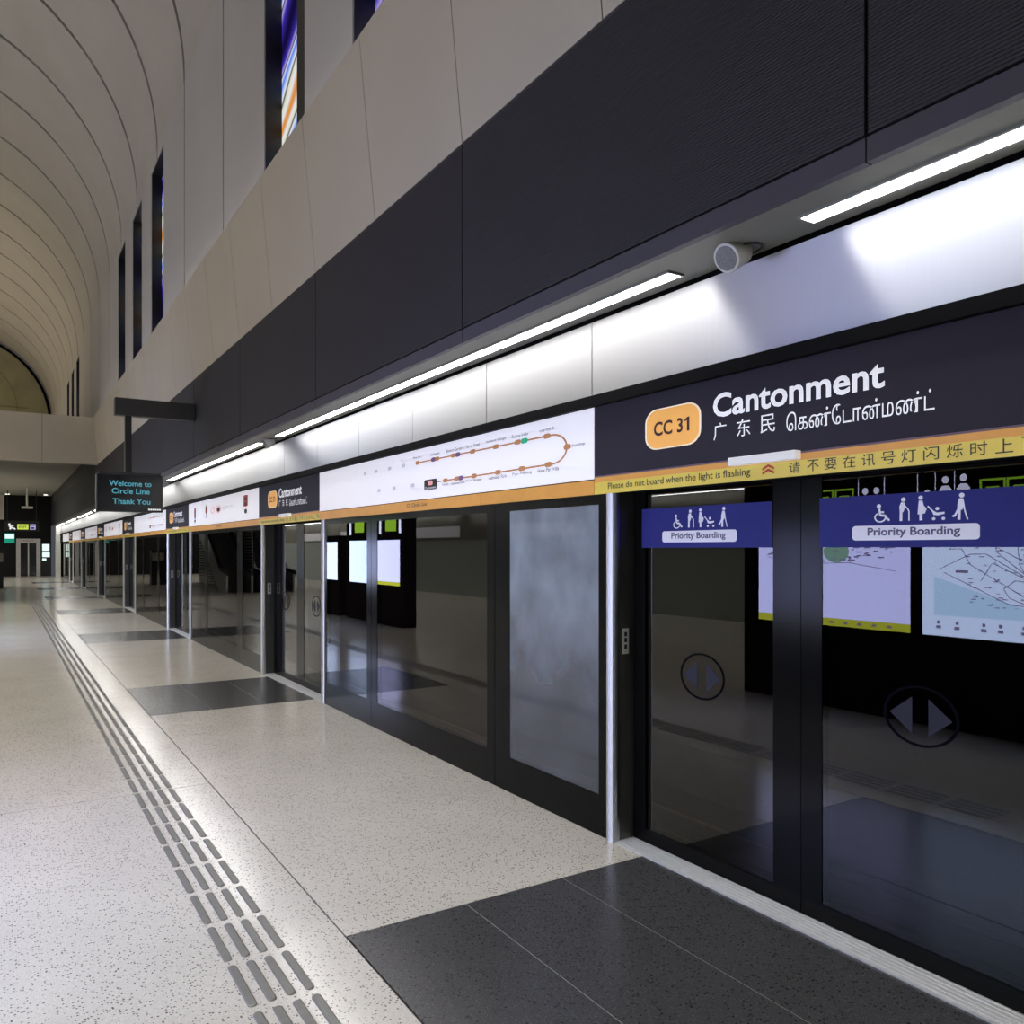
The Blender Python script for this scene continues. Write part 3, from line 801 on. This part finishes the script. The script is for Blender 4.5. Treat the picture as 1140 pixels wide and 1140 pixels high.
struct(MB().box(3.10, 3.5, 58.0, 62, 0, 3.2).build('wall_end_return', M['backwall']), 'dark wall beyond the end column', 'wall')

t = thing('lift', 'lift with pale metal frame and two dark doors in the black end wall', 'lift', (1.435, 59.9, 0))
f = MB(); f.box(.77, 1.0, 59.86, 60, 0, 2.40); f.box(1.87, 2.10, 59.86, 60, 0, 2.40); f.box(1.0, 1.87, 59.86, 60, 2.12, 2.40); f.build('frame', M['silver'], t)
for a, b in ((1.0, 1.40), (1.47, 1.87)):
    MB().box(a, b, 59.93, 60, 0, 2.12).build('lift_leaf', M['lift_glass'], t)
MB().box(1.40, 1.47, 59.92, 60, 0, 2.12).build('centre_stile', M['silver'], t)
s = MB(); P = facing_camera(s, 59.85); [P.rect(1.15 + i * .1, 1.22 + i * .1, 2.24, 2.29) for i in range(6)]; s.build('header_lettering', M['red'], t)

t = thing('direction_sign', 'black hanging sign with running figure, lime exit panel and lift icon before the lift', 'sign', (1.05, 55, 2.9))
yy = 55.0; q = yy / 60
MB().box(.10, 1.85, yy, yy + .15, 2.80, 3.38).build('casing', M['black'], t)
for x in (.25, 1.7): MB().box(x, x + .04, yy + .05, yy + .1, 3.38, 5.16).build('hanger', M['black'], t)
s = MB(); P = facing_camera(s, yy - .01)
P.disc(.37, 3.17, .06); P.stroke([(.36, 3.1), (.44, 2.98), (.40, 2.88)], .09); P.stroke([(.44, 2.98), (.60, 2.95), (.66, 2.88)], .08); P.stroke([(.40, 3.06), (.58, 3.08)], .06)
s.build('running_figure', M['screen_white'], t)
s = MB(); P = facing_camera(s, yy - .01); P.rect(.76, 1.32, 2.88, 3.19); s.build('exit_panel', M['lime'], t)
s = MB(); P = facing_camera(s, yy - .012); P.text('EXIT', .85, 1.23, 2.98, 3.09, .02); s.build('exit_lettering', M['ink'], t)
s = MB(); P = facing_camera(s, yy - .01); P.rect(1.40, 1.68, 2.88, 3.19); s.build('lift_panel', M['lilac'], t)
s = MB(); P = facing_camera(s, yy - .012); P.rect(1.46, 1.62, 2.92, 3.02); P.rect(1.44, 1.64, 3.09, 3.12); s.build('lift_icon', M['ink'], t)

t = thing('exit_sign', 'small green and white exit sign on the black wall left of the lift', 'sign', (.4, 59.9, 2.15))
MB().box(.14, .68, 59.88, 60, 2.12, 2.74).build('casing', M['exit_green'], t)
s = MB(); P = facing_camera(s, 59.87); P.rect(.17, .66, 2.40, 2.66); s.build('lit_face', M['exit_white'], t)

t = thing('pendant_lamp', 'white T shaped pendant hanging from the low ceiling before the lift', 'lamp', (1.15, 52, 5.16))
MB().cyl((1.18, 52, 4.08), (1.18, 52, 5.16), .05, .05, 12).build('rod', M['lit_white'], t)
m = MB(); m.box(.92, 1.46, 51.9, 52.1, 3.98, 4.10); m.build('lamp_bar', M['lit_white'], t)

t = thing('wall_poster', 'white lit poster on the black wall right of the lift', 'poster', (2.4, 59.9, 1.0))
MB().box(2.13, 2.68, 59.92, 59.998, .0, 2.15).build('backing', M['black'], t)
s = MB(); P = facing_camera(s, 59.91); P.rect(2.2, 2.60, 1.62, 2.05); P.rect(2.2, 2.62, 1.22, 1.52); P.rect(2.2, 2.42, 1.0, 1.14); s.build('sheet', M['exit_white'], t)

for i, (x, y, lab) in enumerate(((.29, 57.5, 'small bright downlight in the low ceiling above the running figure sign'), (2.28, 57.0, 'small bright downlight in the low ceiling above the end column'))):
    t = thing('downlight', lab, 'light', (x, y, 5.16), 'downlights in the low ceiling')
    m = MB(); m.cyl((x, y, 5.06), (x, y, 5.16), .14, .14, 20); m.build('can', M['plastic'], t)
    m = MB(); m.cyl((x, y, 5.055), (x, y, 5.065), .11, .11, 20); m.build('lens', emit_mat('downlight_lens', (1, .98, .9), 6), t)

t = thing('kiosk', 'black kiosk cabinet at the left edge with pale notices on its front', 'kiosk', (-.25, 42.3, 0))
MB().box(-.62, .062, 42.1, 42.7, .0, 1.68).build('cabinet', M['black'], t)
MB().box(-.5, .055, 42.08, 42.1, 1.18, 1.55).build('notice', M['paper'], t)

# ------------------------------------------------------------------ island structure that the platform glass mirrors
BX = -1.30
def board(ya, yb, lab, second=False):
    t = thing('information_board', lab, 'board', (BX - .15, (ya + yb) / 2, 0), 'lit information boards mirrored in the glass')
    MB().box(BX - .3, BX, ya - .1, yb + .1, .0, 2.62).build('cabinet', M['backwall'], t)
    return t
def lit_rect(t, nm, a, b, z0, z1, m, d=.006):
    MB().box(BX, BX + d, a, b, z0, z1).build(nm, m, t)
t = board(2.85, 6.75, 'black information board with two lit maps, mirrored in the right leaf of the nearest doorway')
lit_rect(t, 'local_map', 4.70, 6.62, .985, 1.95, M['board_map']); lit_rect(t, 'map_footer', 4.70, 6.62, .90, .985, M['board_yellow'])
lit_rect(t, 'rail_map', 2.95, 4.57, .90, 1.95, M['board_map2'])
s = MB(); P = facing_glass(s, BX + .009)
P.disc(5.55, 1.72, .16, .12, 20); s.build('park', M['board_green'], t)
s = MB(); P = facing_glass(s, BX + .009)
random.seed(3)
for i in range(70):
    a = random.uniform(4.85, 6.5); b = 1.58 + .16 * random.random() + (.1 if random.random() < .3 else 0) + .05 * math.sin(a * 4)
    P.rect(a, a + random.uniform(.02, .09), b, b + .014)
for i in range(9): P.rect(4.9 + i * .17, 4.95 + i * .17, .93, .955)
P.stroke([(4.85, 1.52), (5.4, 1.60), (6.0, 1.58), (6.5, 1.66)], .007)
s.build('map_detail', M['board_line'], t)
s = MB(); P = facing_glass(s, BX + .009)
P.poly([(4.45, 1.10), (3.30, 1.10), (4.45, 1.48)])
s.build('sea', M['board_sea'], t)
s = MB(); P = facing_glass(s, BX + .010)
for pts in ([(4.40, 1.55), (4.1, 1.70), (3.95, 1.70), (3.35, 1.33), (3.0, 1.40)], [(4.35, 1.52), (3.75, 1.24), (3.1, 1.20)], [(4.2, 1.95), (3.6, 1.62), (3.4, 1.30), (3.35, 1.15)], [(3.7, 1.95), (3.66, 1.6), (3.5, 1.3), (3.1, 1.25)], [(3.35, 1.9), (3.3, 1.55), (3.42, 1.22)], [(4.0, 1.45), (3.9, 1.62), (3.5, 1.42), (3.2, 1.62), (2.98, 1.6)], [(3.2, 1.9), (3.15, 1.5), (3.05, 1.22)], [(4.3, 1.75), (4.18, 1.75), (4.1, 1.6), (3.7, 1.36), (3.4, 1.2), (3.0, 1.17)], [(3.9, 1.95), (3.86, 1.72), (3.62, 1.52), (3.2, 1.42), (3.0, 1.5)], [(3.5, 1.95), (3.5, 1.62), (3.28, 1.46), (3.26, 1.18)], [(3.1, 1.95), (3.08, 1.7), (3.0, 1.62)], [(3.75, 1.3), (3.55, 1.22), (3.42, 1.32), (3.5, 1.44), (3.7, 1.46), (3.8, 1.38), (3.75, 1.3)]):
    P.stroke(pts, .007)
for i in range(110):
    a = random.uniform(3.0, 4.15); b = random.uniform(1.2, 1.9); P.rect(a, a + random.uniform(.015, .05), b, b + .009)
for a in (4.38, 4.2, 3.95, 3.8, 3.6, 3.5, 3.3, 3.2, 3.05): P.rect(a, a + .05, .97, 1.0); P.rect(a + .01, a + .04, 1.02, 1.05)
P.rect(4.12, 4.24, 1.52, 1.545)
s.build('rail_lines', M['board_line'], t)
s = MB(); P = facing_glass(s, BX + .006)
for a in (5.70, 5.45, 3.90, 3.66):
    P.ring(a, 2.28, .165, .175, .03, 4, math.pi / 4, math.pi / 4 + 2 * math.pi, .03); P.rect(a - .06, a + .06, 2.18, 2.33)
s.build('exit_icon', M['icon_green'], t)
s = MB(); P = facing_glass(s, BX + .006)
for a, h in ((5.20, 2.36), (5.07, 2.36), (4.52, 2.30), (4.34, 2.42), (4.166, 2.43)):
    P.disc(a, h, .034, .036); P.poly([(a - .065, h - .27), (a + .065, h - .27), (a + .065, h - .10), (a + .03, h - .055), (a - .03, h - .055), (a - .065, h - .10)])
for a in (5.28, 4.98, 4.62, 4.44, 4.25): P.rect(a - .004, a + .004, 2.1, 2.5)
P.stroke([(6.16, 2.38), (6.30, 2.29), (6.16, 2.20)], .03); P.stroke([(6.30, 2.29), (6.08, 2.29)], .03)
P.disc(5.95, 2.29, .03); P.ring(6.28, 2.03, .05, .05, .02, 20)
s.build('white_icon', M['icon_white'], t)

t = board(16.3, 19.6, 'black information board with lit map, mirrored in the middle glass panel past the one with painted haze')
lit_rect(t, 'local_map', 16.42, 17.75, 1.0, 1.95, M['board_map']); lit_rect(t, 'map_footer', 16.42, 17.75, .92, 1.0, M['board_yellow'])
lit_rect(t, 'rail_map', 17.95, 19.45, .92, 1.95, M['board_map2'])
s = MB(); P = facing_glass(s, BX + .006)
for a in (16.9, 18.8): P.rect(a - .3, a + .3, 2.15, 2.42)
s.build('exit_icon', M['icon_green'], t)
s = MB(); P = facing_glass(s, BX + .006)
for a in (16.4, 17.5, 18.2, 19.4): P.disc(a, 2.35, .06); P.rect(a - .06, a + .06, 2.1, 2.3)
s.build('white_icon', M['icon_white'], t)
t = thing('poster_stand', 'slim black stand with narrow lit poster, mirrored left of the second information board', 'stand', (BX - .1, 20.8, 0), None)
MB().box(BX - .2, BX, 20.2, 21.4, 0, 2.1).build('cabinet', M['backwall'], t)
MB().box(BX, BX + .006, 20.35, 21.3, .93, 1.93).build('lit_poster', M['board_map2'], t)

# escalators, mirrored in the glass further along
def escalator(x0, x1, ya, lab):
    t = thing('escalator', lab, 'escalator', ((x0 + x1) / 2, ya, 0), 'escalators on the island')
    run, rise = 9.0, 5.0
    for nm, xx in (('balustrade', x0), ('balustrade', x1 - .08)):
        m = MB(); pr = [(ya, 0), (ya, .75), (ya + 1.0, .85), (ya + run, rise + .75), (ya + run, rise - .3), (ya + 1.2, 0)]
        m.add([(xx + d, y, z) for d in (0, .08) for y, z in pr], [tuple(range(6)), tuple(range(11, 5, -1))] + [(i, (i + 1) % 6, 6 + (i + 1) % 6, 6 + i) for i in range(6)])
        m.build(nm, M['chrome'], t)
        m = MB(); pr = [(ya - .12, .70), (ya - .05, .88), (ya + 1.0, .98), (ya + run, rise + .88), (ya + run, rise + .78), (ya + 1.0, .86), (ya, .76)]
        m.add([(xx + d, y, z) for d in (-.02, .10) for y, z in pr], [tuple(range(7)), tuple(range(13, 6, -1))] + [(i, (i + 1) % 7, 7 + (i + 1) % 7, 7 + i) for i in range(7)])
        m.build('handrail', M['rubber'], t)
    m = MB(); y, z = ya + 1.2, .0
    m.box(x0 + .08, x1 - .08, ya, ya + 1.2, 0, .02)
    for i in range(20):
        m.box(x0 + .08, x1 - .08, y, y + .40, max(0, z - .25), z + .25); y += .39; z += .25
    m.build('steps', M['step'], t)
escalator(-2.30, -1.25, 32.6, 'steel escalator mirrored in the glass, nearer to the camera')
escalator(-3.70, -2.60, 32.6, 'steel escalator mirrored in the glass, behind the other one')
lw = MB(); lw.slot(1).box(-2.56, -2.52, 33.5, 44, 0, 5.1); lw.slot(0)
for i in range(40): lw.box(-2.52, -2.47, 33.5, 44, .04 + i * .125, .12 + i * .125)
struct(lw.build('wall_island_louvre', [M['chrome'], M['joint']]), 'louvred steel wall between the escalators', 'wall')

# opposite platform edge, seen only as a reflection
XL = lambda x: 2 * AXIS - x
ow = MB(); ow.box(XL(3.3), XL(3.08), Y0, 60, 0, 2.08)
struct(ow.build('wall_left_screen', mat('opposite_painted_reflection', (.42, .47, .46), .4)), 'glass screen along the opposite platform edge, its reflections painted as pale grey', 'wall')  # opaque grey-green colour stands in for bright reflections in this glass
ow = MB(); ow.box(XL(3.4), XL(3.075), Y0, 60, 2.08, 2.68); ow.box(XL(3.13), XL(3.10), Y0, 60, 2.68, 3.155); ow.box(XL(3.4), XL(2.7), Y0, 60, 3.183, 3.27)
struct(ow.build('wall_left_header', M['soffit']), 'header along the opposite platform edge', 'wall')
for k in range(0, 6):
    o = MB().box(XL(3.06), XL(3.04), 3.88 + PITCH * k, 8.92 + PITCH * k, 2.19, 2.615).build('opposite_sign', M['sign_white'], origin=(XL(3.05), 6.4 + PITCH * k, 2.19))
    tag(o, 'white sign over the opposite platform edge, mirrored faintly in the glass', 'sign', 'white signs on the opposite side')
    o = MB().box(XL(2.994), XL(2.906), 3.06 + GP * k, 10.16 + GP * k, 3.168, 3.178).build('opposite_light', M['led'], origin=(XL(2.95), 6.6 + GP * k, 3.183))
    tag(o, 'linear light over the opposite platform edge, mirrored faintly in the glass', 'light', 'linear lights on the opposite side')

# ------------------------------------------------------------------ lighting
def area(name, loc, rot, sx, sy, power, col=(1, 1, 1), spread=180):
    l = bpy.data.lights.new(name, 'AREA'); l.shape = 'RECTANGLE'; l.size = sx; l.size_y = sy; l.energy = power; l.color = col; l.spread = math.radians(spread)
    o = bpy.data.objects.new(name, l); COL.objects.link(o); o.location = loc; o.rotation_euler = rot
    return o
area('vault_fill_light', (AXIS - 3.0, 14, 13.5), (0, 0, 0), 5.0, 36, 1450, (1, .955, .89), 80)  # added fill lamp with no fixture, brightens the floor
area('ledge_fill_right', (2.66, 14, 6.14), (0, math.radians(160), 0), .12, 34, 65, (1, .93, .86))  # invented lamp above the ledge, unseen, lifts the vault
area('ledge_fill_left', (XL(2.66), 14, 6.14), (0, math.radians(-160), 0), .12, 34, 310, (.92, .95, 1))  # unseen lamp added to brighten the right wall and vault
area('far_vault_light', (AXIS, 48, 6.3), (0, math.radians(180), 0), 4, 24, 620, (1, .86, .60))
area('far_hall_light', (-5.2, 46, 5.1), (0, 0, 0), 3, 22, 1100, (1, .96, .88))
w = bpy.data.worlds.new('World'); SC.world = w; w.use_nodes = True
w.node_tree.nodes['Background'].inputs[0].default_value = (.55, .58, .68, 1)
w.node_tree.nodes['Background'].inputs[1].default_value = .12

# ------------------------------------------------------------------ camera
cam = bpy.data.cameras.new('camera'); co = bpy.data.objects.new('camera', cam); COL.objects.link(co)
cam.sensor_width = 36; cam.sensor_fit = 'HORIZONTAL'; cam.lens = 36 * 895 / 1140
cam.shift_y = 41 / 1140; cam.clip_start = .02; cam.clip_end = 300
co.location = (0, 0, 1.75); co.rotation_euler = (math.radians(90), 0, -math.atan(568 / 895))
SC.camera = co
SC.view_settings.view_transform = 'Standard'; SC.view_settings.look = 'None'
SC.view_settings.gamma = 1; SC.view_settings.exposure = 0.0
SC.view_settings.use_curve_mapping = False
SC.cycles.use_denoising = True
SC.cycles.max_bounces = 10; SC.cycles.transparent_max_bounces = 16
SC.cycles.sample_clamp_indirect = 6
SC.cycles.caustics_reflective = False
